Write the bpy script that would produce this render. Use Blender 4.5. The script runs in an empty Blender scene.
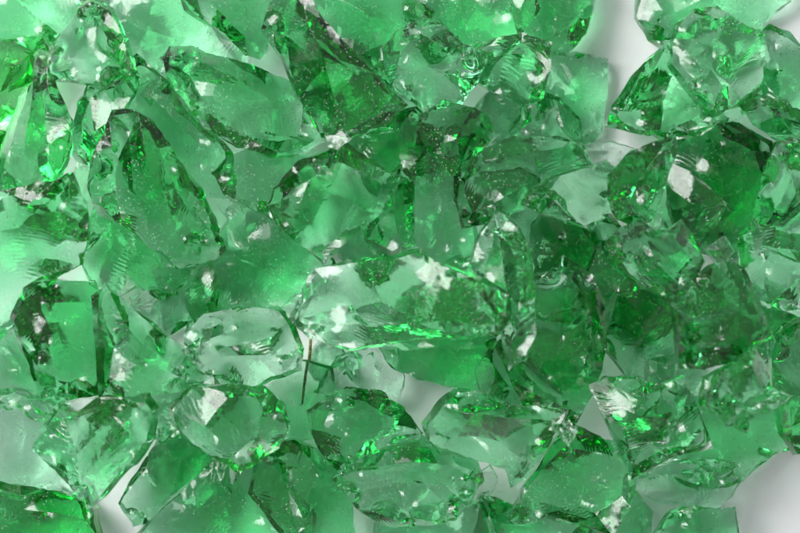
import bpy, bmesh, math, random
import numpy as np
from mathutils import Vector
from mathutils.geometry import delaunay_2d_cdt

# ---------------------------------------------------------------- camera, world, lamps, exposure
PX = 0.0004                    # one photograph pixel on the table is 0.4 mm: the frame is 32 cm wide
CAM_H = 1.25
sc = bpy.context.scene
col = sc.collection
cam_d = bpy.data.cameras.new('camera'); cam = bpy.data.objects.new('camera', cam_d); col.objects.link(cam)
cam.location = (0, 0, CAM_H)
cam_d.sensor_width = 36.0
cam_d.lens = 36.0 * CAM_H / (800 * PX)
cam_d.clip_start = 0.05; cam_d.clip_end = 50
cam_d.dof.use_dof = True; cam_d.dof.focus_distance = CAM_H - 0.028; cam_d.dof.aperture_fstop = 9.0
sc.camera = cam

w = bpy.data.worlds.new('World'); sc.world = w; w.use_nodes = True
bg = w.node_tree.nodes['Background']
bg.inputs['Color'].default_value = (0.96, 0.98, 1.0, 1); bg.inputs['Strength'].default_value = 0.42

def area(name, loc, size, size_y, power, colr=(1, 1, 1)):
    l = bpy.data.lights.new(name, 'AREA'); l.shape = 'RECTANGLE'; l.size = size; l.size_y = size_y
    l.energy = power; l.color = colr
    o = bpy.data.objects.new(name, l); col.objects.link(o); o.location = loc
    o.rotation_euler = (Vector((0, 0, 0.02)) - Vector(loc)).to_track_quat('-Z', 'Y').to_euler()
    return o
area('key_softbox', (-1.06, 0.74, 1.36), 0.98, 0.98, 36.0, (1.0, 0.99, 0.98))
area('overhead_softbox', (-0.46, 0.36, 1.16), 0.60, 0.60, 4.6, (0.98, 0.99, 1.0))
area('front_softbox', (0.15, -0.80, 0.75), 0.16, 0.16, 1.2, (1.0, 1.0, 1.0))

sc.view_settings.view_transform = 'Standard'; sc.view_settings.look = 'None'
sc.view_settings.exposure = 0.0; sc.view_settings.gamma = 1.0; sc.view_settings.use_curve_mapping = False
sc.render.engine = 'CYCLES'
c = sc.cycles
c.max_bounces = 13; c.transmission_bounces = 13; c.glossy_bounces = 10; c.diffuse_bounces = 4
c.transparent_max_bounces = 16; c.volume_bounces = 0
c.caustics_refractive = True; c.caustics_reflective = True
c.blur_glossy = 0.3; c.sample_clamp_indirect = 6.0; c.sample_clamp_direct = 0
c.use_denoising = True; c.denoiser = 'OPENIMAGEDENOISE'; c.denoising_input_passes = 'RGB_ALBEDO_NORMAL'
c.use_adaptive_sampling = True; c.adaptive_threshold = 0.07

# ---------------------------------------------------------------- materials
def nodes(m):
    m.use_nodes = True; nt = m.node_tree; nt.nodes.clear(); return nt, nt.nodes, nt.links

def glass(name, absorb, dust=1.0, ripple=1.0):
    """clear glass coloured only by absorption along the path (absorb = per metre r, g, b), fine hackle relief and dust specks"""
    m = bpy.data.materials.new(name); nt, N, L = nodes(m)
    out = N.new('ShaderNodeOutputMaterial')
    tc = N.new('ShaderNodeTexCoord'); oi = N.new('ShaderNodeObjectInfo')
    sca = N.new('ShaderNodeVectorMath'); sca.operation = 'SCALE'; sca.inputs['Scale'].default_value = 1 / PX
    L.new(tc.outputs['Object'], sca.inputs[0])                     # now in photograph pixels
    rnd = N.new('ShaderNodeTexWhiteNoise'); rnd.noise_dimensions = '1D'; L.new(oi.outputs['Random'], rnd.inputs['W'])
    off = N.new('ShaderNodeVectorMath'); off.operation = 'MULTIPLY_ADD'
    off.inputs[1].default_value = (120, 120, 60); off.inputs[2].default_value = (-60, -60, -30)
    L.new(rnd.outputs['Color'], off.inputs[0])
    P = N.new('ShaderNodeVectorMath'); P.operation = 'ADD'; L.new(sca.outputs[0], P.inputs[0]); L.new(off.outputs[0], P.inputs[1])
    # conchoidal hackle rings
    wv = N.new('ShaderNodeTexWave'); wv.wave_type = 'RINGS'; wv.rings_direction = 'SPHERICAL'
    wv.inputs['Scale'].default_value = 0.085; wv.inputs['Distortion'].default_value = 4.0
    wv.inputs['Detail'].default_value = 2.0; wv.inputs['Detail Scale'].default_value = 0.6
    L.new(P.outputs[0], wv.inputs['Vector'])
    mk = N.new('ShaderNodeTexNoise'); mk.inputs['Scale'].default_value = 0.028; mk.inputs['Detail'].default_value = 1.0
    L.new(P.outputs[0], mk.inputs['Vector'])
    mr = N.new('ShaderNodeMapRange'); mr.inputs['From Min'].default_value = 0.54; mr.inputs['From Max'].default_value = 0.70
    L.new(mk.outputs['Fac'], mr.inputs['Value'])
    wm = N.new('ShaderNodeMath'); wm.operation = 'MULTIPLY'; L.new(wv.outputs['Fac'], wm.inputs[0]); L.new(mr.outputs['Result'], wm.inputs[1])
    fine = N.new('ShaderNodeTexNoise'); fine.inputs['Scale'].default_value = 0.16; fine.inputs['Detail'].default_value = 3.0
    L.new(P.outputs[0], fine.inputs['Vector'])
    hsum = N.new('ShaderNodeMath'); hsum.operation = 'MULTIPLY_ADD'; hsum.inputs[1].default_value = 0.55
    L.new(fine.outputs['Fac'], hsum.inputs[0]); L.new(wm.outputs[0], hsum.inputs[2])
    bp = N.new('ShaderNodeBump'); bp.inputs['Strength'].default_value = 0.17 * ripple; bp.inputs['Distance'].default_value = 0.9 * PX
    L.new(hsum.outputs[0], bp.inputs['Height'])
    rf = N.new('ShaderNodeBsdfRefraction'); rf.inputs['IOR'].default_value = 1.52; rf.inputs['Roughness'].default_value = 0.03
    rf.inputs['Color'].default_value = (1, 1, 1, 1); L.new(bp.outputs[0], rf.inputs['Normal'])
    gs = N.new('ShaderNodeBsdfGlossy'); rr = N.new('ShaderNodeMapRange'); rr.inputs['From Min'].default_value = 0.35; rr.inputs['From Max'].default_value = 0.65
    rr.inputs['To Min'].default_value = 0.06; rr.inputs['To Max'].default_value = 0.18; L.new(fine.outputs['Fac'], rr.inputs['Value']); L.new(rr.outputs['Result'], gs.inputs['Roughness']); gs.inputs['Color'].default_value = (1, 1, 1, 1)
    L.new(bp.outputs[0], gs.inputs['Normal'])
    fr = N.new('ShaderNodeFresnel'); fr.inputs['IOR'].default_value = 1.52; L.new(bp.outputs[0], fr.inputs['Normal'])
    gl = N.new('ShaderNodeMixShader'); L.new(fr.outputs[0], gl.inputs[0]); L.new(rf.outputs[0], gl.inputs[1]); L.new(gs.outputs[0], gl.inputs[2])
    # dust specks and crumbs stuck to the glass
    vo = N.new('ShaderNodeTexVoronoi'); vo.inputs['Scale'].default_value = 0.30; L.new(P.outputs[0], vo.inputs['Vector'])
    lt = N.new('ShaderNodeMapRange'); lt.inputs['From Min'].default_value = 0.13; lt.inputs['From Max'].default_value = 0.33
    lt.inputs['To Min'].default_value = 1.0; lt.inputs['To Max'].default_value = 0.0; 
    sx = N.new('ShaderNodeSeparateColor'); L.new(vo.outputs['Color'], sx.inputs[0])
    ad = N.new('ShaderNodeMath'); ad.operation = 'MULTIPLY_ADD'; ad.inputs[1].default_value = 0.10
    L.new(sx.outputs[0], ad.inputs[0]); L.new(vo.outputs['Distance'], ad.inputs[2]); L.new(ad.outputs[0], lt.inputs['Value'])
    dn = N.new('ShaderNodeTexNoise'); dn.inputs['Scale'].default_value = 0.035; dn.inputs['Detail'].default_value = 4.0
    L.new(sca.outputs[0], dn.inputs['Vector'])
    dm = N.new('ShaderNodeMapRange'); dm.inputs['From Min'].default_value = 0.38; dm.inputs['From Max'].default_value = 0.64
    L.new(dn.outputs['Fac'], dm.inputs['Value'])
    d1 = N.new('ShaderNodeMath'); d1.operation = 'MULTIPLY'; L.new(lt.outputs['Result'], d1.inputs[0]); L.new(dm.outputs['Result'], d1.inputs[1])
    d2 = N.new('ShaderNodeMath'); d2.operation = 'MULTIPLY_ADD'; d2.inputs[1].default_value = 0.48 * dust; d2.inputs[2].default_value = 0.003 * dust
    L.new(d1.outputs[0], d2.inputs[0])
    df = N.new('ShaderNodeBsdfDiffuse'); df.inputs['Color'].default_value = (0.62, 0.66, 0.63, 1)
    mx = N.new('ShaderNodeMixShader'); L.new(d2.outputs[0], mx.inputs[0]); L.new(gl.outputs[0], mx.inputs[1]); L.new(df.outputs[0], mx.inputs[2])
    L.new(mx.outputs[0], out.inputs['Surface'])
    va = N.new('ShaderNodeVolumeAbsorption'); D = max(absorb) * 1.02
    va.inputs['Density'].default_value = D
    va.inputs['Color'].default_value = tuple(1 - a / D for a in absorb) + (1,)
    L.new(va.outputs[0], out.inputs['Volume'])
    return m

MAT = {
    'm': glass('green_glass', (114, 25, 76)),
    'p': glass('pale_green_glass', (78, 16, 52)),
    'd': glass('deep_green_glass', (144, 34, 97)),
    'y': glass('bright_green_glass', (105, 17, 82)),
    'c': glass('nearly_clear_green_glass', (44, 10, 29)),
}
def brown_mat():
    m = bpy.data.materials.new('brown_stalk'); nt, N, L = nodes(m)
    out = N.new('ShaderNodeOutputMaterial'); b = N.new('ShaderNodeBsdfPrincipled'); L.new(b.outputs[0], out.inputs['Surface'])
    tc = N.new('ShaderNodeTexCoord'); n = N.new('ShaderNodeTexNoise'); n.inputs['Scale'].default_value = 900; L.new(tc.outputs['Object'], n.inputs['Vector'])
    r = N.new('ShaderNodeValToRGB'); r.color_ramp.elements[0].color = (0.15, 0.12, 0.035, 1); r.color_ramp.elements[1].color = (0.48, 0.37, 0.12, 1)
    r.color_ramp.elements[0].position = 0.4; r.color_ramp.elements[1].position = 0.65
    L.new(n.outputs['Fac'], r.inputs[0]); L.new(r.outputs[0], b.inputs['Base Color']); b.inputs['Roughness'].default_value = 0.45
    return m
def table_mat():
    m = bpy.data.materials.new('white_table'); nt, N, L = nodes(m)
    out = N.new('ShaderNodeOutputMaterial'); b = N.new('ShaderNodeBsdfPrincipled'); L.new(b.outputs[0], out.inputs['Surface'])
    tc = N.new('ShaderNodeTexCoord'); n = N.new('ShaderNodeTexNoise'); n.inputs['Scale'].default_value = 60; n.inputs['Detail'].default_value = 5
    L.new(tc.outputs['Object'], n.inputs['Vector'])
    r = N.new('ShaderNodeValToRGB'); r.color_ramp.elements[0].color = (0.80, 0.80, 0.81, 1); r.color_ramp.elements[1].color = (0.86, 0.86, 0.87, 1)
    L.new(n.outputs['Fac'], r.inputs[0]); L.new(r.outputs[0], b.inputs['Base Color']); b.inputs['Roughness'].default_value = 0.6
    b.inputs['Specular IOR Level'].default_value = 0.2
    return m

# ---------------------------------------------------------------- table
tm = bpy.data.meshes.new('table_surface')
S = 4.0
tm.from_pydata([(-S, -S, 0), (S, -S, 0), (S, S, 0), (-S, S, 0)], [], [(0, 1, 2, 3)])
tm.materials.append(table_mat())
tab = bpy.data.objects.new('table_surface', tm); col.objects.link(tab); tab['kind'] = 'structure'
tab['label'] = 'plain white table surface under the heap of green glass'; tab['category'] = 'table'

# ---------------------------------------------------------------- chunk builder (photograph pixels; y down, z up)
def P2(s): return [tuple(float(v) for v in q.split(',')) for q in s.split()]
def P3(s): return [[tuple(float(v) for v in q.split(',')) for q in part.split()] for part in s.split(';') if part.strip()]

def inside(poly, pts):
    q = np.asarray(poly, float); p = np.roll(q, 1, axis=0); ok = p[:, 1] != q[:, 1]; p, q = p[ok], q[ok]
    x, y = pts[:, 0][:, None], pts[:, 1][:, None]
    hit = ((p[:, 1] > y) != (q[:, 1] > y)) & (x < (q[:, 0] - p[:, 0]) * (y - p[:, 1]) / (q[:, 1] - p[:, 1]) + p[:, 0])
    return hit.sum(1) % 2 == 1

def seg_dist(pts, a, b):
    d = b - a; l2 = max((d * d).sum(), 1e-9)
    t = np.clip(((pts - a) @ d) / l2, 0, 1)
    q = a + t[:, None] * d
    return np.sqrt(((pts - q) ** 2).sum(1))

def sheet(rim, rimz, ridges, sp, rg, curv, ripples, sign, test=False, rings=()):
    """a sheet over the rim loop: ridges are sharp creases, the facets between them are smooth bulges or bowls"""
    nr = len(rim)
    V = [tuple(p) for p in rim]; Z = list(rimz); fixed = [True] * nr
    E = [(i, (i + 1) % nr) for i in range(nr)]
    key = {}
    def addp(x, y, z):
        k = (round(x, 1), round(y, 1))
        if k in key: return key[k]
        V.append((x, y)); Z.append(z); fixed.append(True); key[k] = len(V) - 1
        return key[k]
    rima = np.array(rim); rimb = np.roll(rima, -1, axis=0); rd = rimb - rima; rl2 = np.maximum((rd * rd).sum(1), 1e-9)
    def clear(x, y):                               # well inside the rim
        p = np.array((x, y)); t = np.clip(((p - rima) * rd).sum(1) / rl2, 0, 1)
        if (((rima + t[:, None] * rd - p) ** 2).sum(1)).min() < (.5 * sp) ** 2: return False
        return bool(inside(rim, p[None, :])[0])
    for line in ridges:
        pts = []
        for (x, y, z) in line:
            d = ((rima - (x, y)) ** 2).sum(1); j = int(d.argmin())
            if d[j] < 49: pts.append(('rim', j))
            else: pts.append((x, y, z))
        last = None; lp = None
        for q in pts:
            if q[0] == 'rim': xyz = (rim[q[1]][0], rim[q[1]][1], rimz[q[1]]); idx = q[1]
            else: xyz = q; idx = None
            if lp is None:
                last = idx if idx is not None else (addp(*xyz) if clear(xyz[0], xyz[1]) else None); lp = xyz; continue
            dx, dy = xyz[0] - lp[0], xyz[1] - lp[1]; ln = math.hypot(dx, dy)
            k = max(1, int(ln / sp)); bow = rg.uniform(-.07, .07) * ln
            for t in range(1, k + 1):
                f = t / k
                if t == k and idx is not None: cur = idx
                else:
                    jx = 0 if t == k else rg.gauss(0, .05) * sp + bow * 4 * f * (1 - f)
                    nx, ny = -dy / max(ln, 1e-6), dx / max(ln, 1e-6)
                    px_, py_ = lp[0] + dx * f + nx * jx, lp[1] + dy * f + ny * jx
                    cur = addp(px_, py_, lp[2] + (xyz[2] - lp[2]) * f + rg.gauss(0, .03) * sp) if clear(px_, py_) else None
                if cur is not None and last is not None and cur != last: E.append((last, cur))
                last = cur
            lp = xyz
    # interior scatter
    bx0, by0 = rima.min(0); bx1, by1 = rima.max(0)
    xs = np.arange(bx0, bx1, sp); ys = np.arange(by0, by1, sp * .87)
    gx, gy = np.meshgrid(xs, ys); gx = gx + (np.arange(len(ys)) % 2)[:, None] * sp * .5
    G = np.stack([gx.ravel(), gy.ravel()], 1)
    G += np.array([[rg.uniform(-.12, .12) * sp, rg.uniform(-.12, .12) * sp] for _ in range(len(G))])
    G = G[inside(rim, G)] if not test else G[:0]
    va = np.array(V)
    if len(G):
        dmin = np.full(len(G), 1e9)
        for (a, b) in E: dmin = np.minimum(dmin, seg_dist(G, va[a], va[b]))
        G = G[dmin > .55 * sp]
    base = len(V)
    for g in G: V.append((g[0], g[1])); Z.append(0.0); fixed.append(False)
    res = delaunay_2d_cdt([Vector(v) for v in V], E, [], 1, 1e-4)
    ov, oe, of, o_v, o_e, _ = res
    n = len(ov); XY = np.array([(v.x, v.y) for v in ov])
    z = np.zeros(n); fx = np.zeros(n, bool); rid = np.full(n, -1)
    for i, ids in enumerate(o_v):
        if ids:
            k = min(ids); z[i] = Z[k]; fx[i] = fixed[k]
            if k < nr: rid[i] = k
    cen = XY[np.array([list(f) for f in of])].mean(1); ins = inside(rim, cen)
    F = [tuple(f) for f, q in zip(of, ins) if q]
    cnt = {}
    for f in F:
        for k in range(3):
            e = (min(f[k], f[(k + 1) % 3]), max(f[k], f[(k + 1) % 3])); cnt[e] = cnt.get(e, 0) + 1
    bd = [e for e, q in cnt.items() if q == 1]
    ok = len(bd) == nr and all(rid[a] >= 0 and rid[b] >= 0 for a, b in bd)
    if not ok and ridges: return None
    if test: return True
    con = set()
    for (a, b), ids in zip(oe, o_e):
        if ids: con.add((min(a, b), max(a, b)))
    # facets by flood fill across unconstrained edges
    e2f = {}
    for fi, f in enumerate(F):
        for k in range(3):
            a, b = f[k], f[(k + 1) % 3]; e2f.setdefault((min(a, b), max(a, b)), []).append(fi)
    fac = [-1] * len(F); nf = 0
    nb = [[] for _ in F]
    for e, fs in e2f.items():
        if e not in con and len(fs) == 2: nb[fs[0]].append(fs[1]); nb[fs[1]].append(fs[0])
    for s in range(len(F)):
        if fac[s] >= 0: continue
        st = [s]; fac[s] = nf
        while st:
            q = st.pop()
            for r in nb[q]:
                if fac[r] < 0: fac[r] = nf; st.append(r)
        nf += 1
    vf = np.zeros(n, int)
    for fi, f in enumerate(F):
        for v in f: vf[v] = fac[fi]
    cs = np.array([rg.choice([1, 1, -1, .4, -.6]) * rg.uniform(.5, 1.3) * curv for _ in range(max(nf, 1))])
    free = np.where(~fx)[0]; m_ = len(free); u = np.zeros(n)
    if m_:
        loc = -np.ones(n, int); loc[free] = np.arange(m_)
        A = np.zeros((m_, m_)); rhs = np.zeros(m_); rhs2 = np.zeros(m_)
        for (a, b) in e2f:
            for p, q in ((a, b), (b, a)):
                lp_ = loc[p]
                if lp_ < 0: continue
                A[lp_, lp_] += 1
                if loc[q] >= 0: A[lp_, loc[q]] -= 1
                else: rhs[lp_] += z[q]
        rhs2[:] = sp * sp * 1.5
        A[np.arange(m_), np.arange(m_)] += 1e-6
        sol = np.linalg.solve(A, np.stack([rhs, rhs2], 1))
        z[free] = sol[:, 0]; u[free] = sol[:, 1]
    um = np.zeros(max(nf, 1)); np.maximum.at(um, vf, u)
    # bowl depth grows with facet size, limited
    width = np.sqrt(np.maximum(um, 1e-6))
    depth = cs * width * .10
    z = z + sign * depth[vf] * (u / np.maximum(um[vf], 1e-6))
    # conchoidal rings that fade out at the creases
    msk = np.clip(u / np.maximum(um[vf], 1e-6) * 2.2, 0, 1)
    done = set()
    for (fx_, fy_, ox_, oy_, lam, amp) in rings:
        k = int(vf[int(((XY - (fx_, fy_)) ** 2).sum(1).argmin())]); sel = vf == k; done.add(k)
        pts = XY[sel]; r = np.hypot(pts[:, 0] - ox_, pts[:, 1] - oy_); th = np.arctan2(pts[:, 1] - oy_, pts[:, 0] - ox_)
        r = r + 2.6 * np.sin(th * 5 + r * .05) + 1.0 * np.sin(th * 17 - r * .13) + 2.0 * np.sin(r * .19)
        wob = .55 + .45 * np.sin(r * .07 + th * 6)
        ph = r / lam; tri = ph - np.floor(ph); tri = np.where(tri < .68, tri / .68, (1 - tri) / .32)   # steep-backed steps
        z[sel] += msk[sel] * wob * (tri - .5) * 2 * amp * lam
    for k in range(nf):
        if k in done: continue
        sel = vf == k
        if sel.sum() < 12: continue
        pr = .10 if k in ripples else .0
        if rg.random() > pr: continue
        pts = XY[sel]; c0 = pts.mean(0); ang = rg.uniform(0, 6.283); R_ = np.ptp(pts, axis=0).max()
        o = c0 + np.array([math.cos(ang), math.sin(ang)]) * R_ * rg.uniform(.5, .9)
        r = np.hypot(*(pts - o).T); lam = rg.uniform(3.6, 6.5) * sp / 2.2
        ph = r / lam + 1.2 * np.sin(r / (lam * 3.1) + ang)
        tang = np.arctan2(pts[:, 1] - o[1], pts[:, 0] - o[0])
        envl = .5 + .5 * np.sin(tang * 5 + ang * 3 + r * .03)
        z[sel] += sign * msk[sel] * envl * np.sin(ph * 6.283 * .5) * lam * rg.uniform(.05, .11)
    # uneven fracture relief that leaves the creases in place
    for lam_, amp in ((38, .19), (17, .06)):
        for _ in range(3):
            an = rg.uniform(0, 6.283); ph = rg.uniform(0, 6.283)
            z += sign * amp * .6 * np.clip(msk, .15, 1) * np.sin((XY[:, 0] * math.cos(an) + XY[:, 1] * math.sin(an)) * 6.283 / (lam_ * rg.uniform(.8, 1.3)) + ph) * (~fx)
    sharp = [e for e in con]
    return XY, z, F, rid, sharp

def side_surface(rim, rimz, ridges, sp, rg, curv, ripples, sign, rings=()):
    r = sheet(rim, rimz, ridges, sp, rg, curv, ripples, sign, False, rings)
    if r: return r
    keep = []                                      # leave out the creases that would cut through the rim
    for l in ridges:
        if sheet(rim, rimz, keep + [l], sp, rg, curv, ripples, sign, True): keep.append(l)
    for _ in range(4):
        r = sheet(rim, rimz, keep, sp, rg, curv, ripples, sign, False, rings)
        if r: return r
        keep = keep[:-1]
    return sheet(rim, rimz, [], sp, rg, curv, ripples, sign)

CELL = 3.0; GX0, GY0 = -120.0, -120.0; GW, GH = int(1040 / CELL), int(780 / CELL)
hmap = np.zeros((GH, GW))
def cells(x, y):
    return np.clip(((y - GY0) / CELL).astype(int), 0, GH - 1), np.clip(((x - GX0) / CELL).astype(int), 0, GW - 1)

def poly_area(p):
    a = np.array(p); x, y = a[:, 0], a[:, 1]
    return .5 * (x @ np.roll(y, -1) - np.roll(x, -1) @ y)

def auto_spine(outl, rg, h0, h1, skip=.25):
    """creases for a fracture surface: a bent spine across the chunk with side branches to the corners"""
    a = np.array(outl); n = len(a); c0 = a.mean(0); i = rg.randrange(n); j = (i + n // 2 + rg.choice([-1, 0, 0, 1])) % n
    d = a[j] - a[i]; nn = np.array([-d[1], d[0]])
    fs = (.30, .66) if n < 9 else (.24, .5, .76)
    sp_, lines = [], []
    for f in fs:
        q = a[i] + d * (f + rg.uniform(-.06, .06)) + nn * rg.uniform(-.14, .14)
        q = c0 + (q - c0) * .92
        sp_.append((q[0], q[1], h0 + (h1 - h0) * rg.random()))
    lines.append([(a[i][0], a[i][1], 0)] + sp_ + [(a[j][0], a[j][1], 0)])
    half1 = [(i + k) % n for k in range(1, (j - i) % n)]; half2 = [(j + k) % n for k in range(1, (i - j) % n)]
    for half, rev in ((half1, False), (half2, True)):
        if not half: continue
        seq = sp_[::-1] if rev else sp_
        for k, p in enumerate(seq):
            if rg.random() < skip: continue
            t = half[min(len(half) - 1, int((k + .5) / len(seq) * len(half)))]
            e = a[t]
            if rg.random() < .5:
                m = (p[0] * .45 + e[0] * .55 , p[1] * .45 + e[1] * .55, p[2] * rg.uniform(.8, 1.05))
                lines.append([p, m, (e[0], e[1], 0)])
                if rg.random() < .6:
                    t2 = half[max(0, min(len(half) - 1, half.index(t) + rg.choice([-1, 1])))]
                    if t2 != t: lines.append([m, (a[t2][0], a[t2][1], 0)])
            else: lines.append([p, (e[0], e[1], 0)])
    return lines

def close_mesh(me):
    """weld stray points, close any pinholes, point every face outward"""
    bm = bmesh.new(); bm.from_mesh(me)
    bmesh.ops.remove_doubles(bm, verts=bm.verts, dist=2e-6)
    loose = [v for v in bm.verts if not v.link_faces]
    if loose: bmesh.ops.delete(bm, geom=loose, context='VERTS')
    wire = [e for e in bm.edges if not e.link_faces]
    if wire: bmesh.ops.delete(bm, geom=wire, context='EDGES')
    hole = [e for e in bm.edges if len(e.link_faces) == 1]
    if hole:
        bmesh.ops.holes_fill(bm, edges=hole, sides=0)
        left = [e for e in bm.edges if len(e.link_faces) == 1]
        if DEBUG: print('HOLES', me.name, len(hole), len(left))
    bmesh.ops.triangulate(bm, faces=[f for f in bm.faces if len(f.verts) > 4])
    bmesh.ops.recalc_face_normals(bm, faces=bm.faces)
    if bm.calc_volume(signed=True) < 0: bmesh.ops.reverse_faces(bm, faces=bm.faces)
    bad = [len(e.link_faces) for e in bm.edges if len(e.link_faces) != 2]
    if DEBUG and bad: print('BAD', me.name, bad)
    bm.to_mesh(me); bm.free(); me.update()

DEBUG = False
HC = CAM_H / PX
count = {}
def chunk(layer, name, mat, label, outl, ridges='', t=None, edge=(.54, .86), grow=None, rip=(), curv=1.0, rings=(), sp=None, cat='glass chunk', group='chunks of green glass heaped on the white table'):
    grow = (.22, .13, .06, .02)[layer] if grow is None else grow
    outl = P2(outl); rg = random.Random(len(count) * 977 + 13); count[label] = 1
    ridges = P3(ridges) if ridges else []
    oa = np.array(outl); A = abs(poly_area(outl)); size = math.sqrt(A)
    T = t * (1.05 if layer == 0 else 1.22) if t else size * rg.uniform(.42, .54)
    gi, gj = cells(oa[:, 0] * .75 + oa[:, 0].mean() * .25, oa[:, 1] * .75 + oa[:, 1].mean() * .25)
    zc = hmap[gi, gj].mean() + T * .5                 # about how high the chunk will lie
    k = 1 - zc / HC
    un = lambda x, y: (400 + (x - 400) * k, 266.5 + (y - 266.5) * k)
    c0 = np.array(outl).mean(0)
    outl = [un(c0[0] + (x - c0[0]) * (1 + grow), c0[1] + (y - c0[1]) * (1 + grow)) for x, y in outl]
    ridges = [[(*un(x, y), h) for x, y, h in l] for l in ridges]
    oc = np.array(outl).mean(0)
    if layer < 2: outl = [(x + (x - oc[0]) * rg.uniform(-.03, .04), y + (y - oc[1]) * rg.uniform(-.03, .04)) for x, y in outl]
    ja = (-.25, .55) if layer < 2 else (-.12, .35)
    jag = []
    for i in range(len(outl)):
        p, v, q = (np.array(outl[(i + k_) % len(outl)]) for k_ in (-1, 0, 1))
        d_ = (v - (p + q) / 2) * rg.uniform(*ja); m_ = math.hypot(*d_)
        if m_ > 6.5: d_ = d_ * 6.5 / m_
        jag.append((v[0] + d_[0], v[1] + d_[1]))
    ridges = [[(*jag[j_], h) if math.dist((x, y), outl[j_]) < 4 else (x, y, h) for x, y, h in l for j_ in [min(range(len(outl)), key=lambda q_: math.dist((x, y), outl[q_]))]] for l in ridges]
    outl = jag
    if poly_area(outl) < 0: outl = outl[::-1]
    sp = sp or max(1.9, min(3.0, size / 32))
    rings = [(*un(r_[0], r_[1]), *un(r_[2], r_[3]), r_[4], r_[5]) for r_ in rings]
    # some sides lean outward below the top face (seen from above as side planes), others are undercut
    n = len(outl); shr = [rg.uniform(.86, 1.20) for _ in range(n)]
    for i in range(n): shr[i] = .6 * shr[i] + .4 * shr[i - 1]
    oc = np.array(outl).mean(0); new = []
    for (x, y), g in zip(outl, shr):
        q = 1 / max(1, g); new.append((oc[0] + (x - oc[0]) * q, oc[1] + (y - oc[1]) * q))
    def follow(x, y, h):
        dd = [math.dist((x, y), o_) for o_ in outl]; i = int(np.argmin(dd))
        return (*new[i], h) if dd[i] < 4 else (oc[0] + (x - oc[0]) * .97, oc[1] + (y - oc[1]) * .97, h)
    ridges = [[follow(*p_) for p_ in l] for l in ridges]; outl = new
    # rim: refined outline with small chips
    n = len(outl); ez = [T * rg.uniform(*edge) for _ in range(n)]
    rim, rz = [], []
    for i in range(n):
        (x0, y0), (x1, y1) = outl[i], outl[(i + 1) % n]
        ln = math.hypot(x1 - x0, y1 - y0); m = max(1, int(round(ln / sp)))
        nx, ny = (y1 - y0) / max(ln, 1e-6), -(x1 - x0) / max(ln, 1e-6)
        bow = rg.uniform(-.025, .015) * ln; ph = rg.uniform(0, 6.28); chip = rg.uniform(.1, .5)
        notch = [(rg.random(), rg.uniform(3, 8), rg.uniform(.4, 1.6)) for _ in range(int(ln / 14 + rg.random())) if rg.random() < .4]
        for j in range(m):
            f = j / m; e4 = 4 * f * (1 - f)
            o = bow * e4 + (0 if j == 0 else (rg.gauss(0, .06) * sp * chip * 2 + .5 * chip * sp * math.sin(ph + f * ln / 5.0)) * min(1, e4 * 2))
            o -= sum(dp * max(0, 1 - abs(f - f0) * ln / wd) for f0, wd, dp in notch) * min(1, e4 * 2)
            rim.append((x0 + (x1 - x0) * f + nx * o, y0 + (y1 - y0) * f + ny * o))
            s = f * f * (3 - 2 * f)
            rz.append(ez[i] * (1 - s) + ez[(i + 1) % n] * s + rg.gauss(0, .03) * sp)
    if ridges: top = [[(x, y, T * max(.42, 1 - (1 - h) * 2.4)) for x, y, h in l] for l in ridges]
    else:
        top = auto_spine(outl, rg, T * .72, T * 1.0)
    # broken-off corners: small flat chips across some corners of the top face
    for i in range(n):
        if size < 40 or rg.random() > .34: continue
        p, v, q = (np.array(outl[(i + k_) % n]) for k_ in (-1, 0, 1))
        a_, b_ = v + (p - v) * rg.uniform(.4, .95), v + (q - v) * rg.uniform(.4, .95)
        m_ = (a_ + b_) / 2 * .6 + v * .4 + (oc - v) * rg.uniform(.10, .26)
        hz = (ez[i - 1] + ez[(i + 1) % n]) / 2 * .5 + T * .45
        top.append([(a_[0], a_[1], hz), (m_[0], m_[1], max(hz, T * rg.uniform(.72, .95))), (b_[0], b_[1], hz)])
    tXY, tz, tF, trid, tS = side_surface(rim, rz, top, sp, rg, curv, set(rip), 1, rings)
    # side wall: the lower rim lies inside and below the upper one, unevenly
    wal = [T * rg.uniform(.15, .60) for _ in range(n)]
    oc = np.array(outl).mean(0); N_ = len(rim)
    frac = []
    for i in range(n):
        ln = math.dist(outl[i], outl[(i + 1) % n]); m = max(1, int(round(ln / sp)))
        frac += [(i, j / m) for j in range(m)]
    lo_xy, lo_z = [], []; wp = [rg.uniform(0, 6.28) for _ in range(4)]
    for q, ((x, y), (i, f)) in enumerate(zip(rim, frac)):
        g = shr[i] * (1 - f) + shr[(i + 1) % n] * f; wz = wal[i] * (1 - f) + wal[(i + 1) % n] * f
        g *= 1 - .014 * (1 + math.sin(q * .21 + wp[0])); wz *= 1 + .12 * math.sin(q * .17 + wp[2])
        lo_xy.append((oc[0] + (x - oc[0]) * g, oc[1] + (y - oc[1]) * g)); lo_z.append(max(T * .04, rz[q] - wz))
    step = 2 if N_ > 40 else 1                     # the hidden lower side is meshed more coarsely
    li = list(range(0, N_, step))
    lrim = [lo_xy[q] for q in li]; lrz = [lo_z[q] for q in li]
    lout = [(oc[0] + (x - oc[0]) * shr[i], oc[1] + (y - oc[1]) * shr[i]) for i, (x, y) in enumerate(outl)]
    bot = auto_spine(lout, rg, 0.0, T * .12, .6)
    bXY, bz, bF, brid, bS = side_surface(lrim, lrz, bot, sp * 1.5, rg, curv * .5, (), -1)
    nt_ = len(tXY); nb_ = len(bXY)
    X = np.concatenate([tXY, bXY]); Zz = np.concatenate([tz, bz])
    tr = {int(r): i for i, r in enumerate(trid) if r >= 0}; br = {int(r): nt_ + i for i, r in enumerate(brid) if r >= 0}
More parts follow.
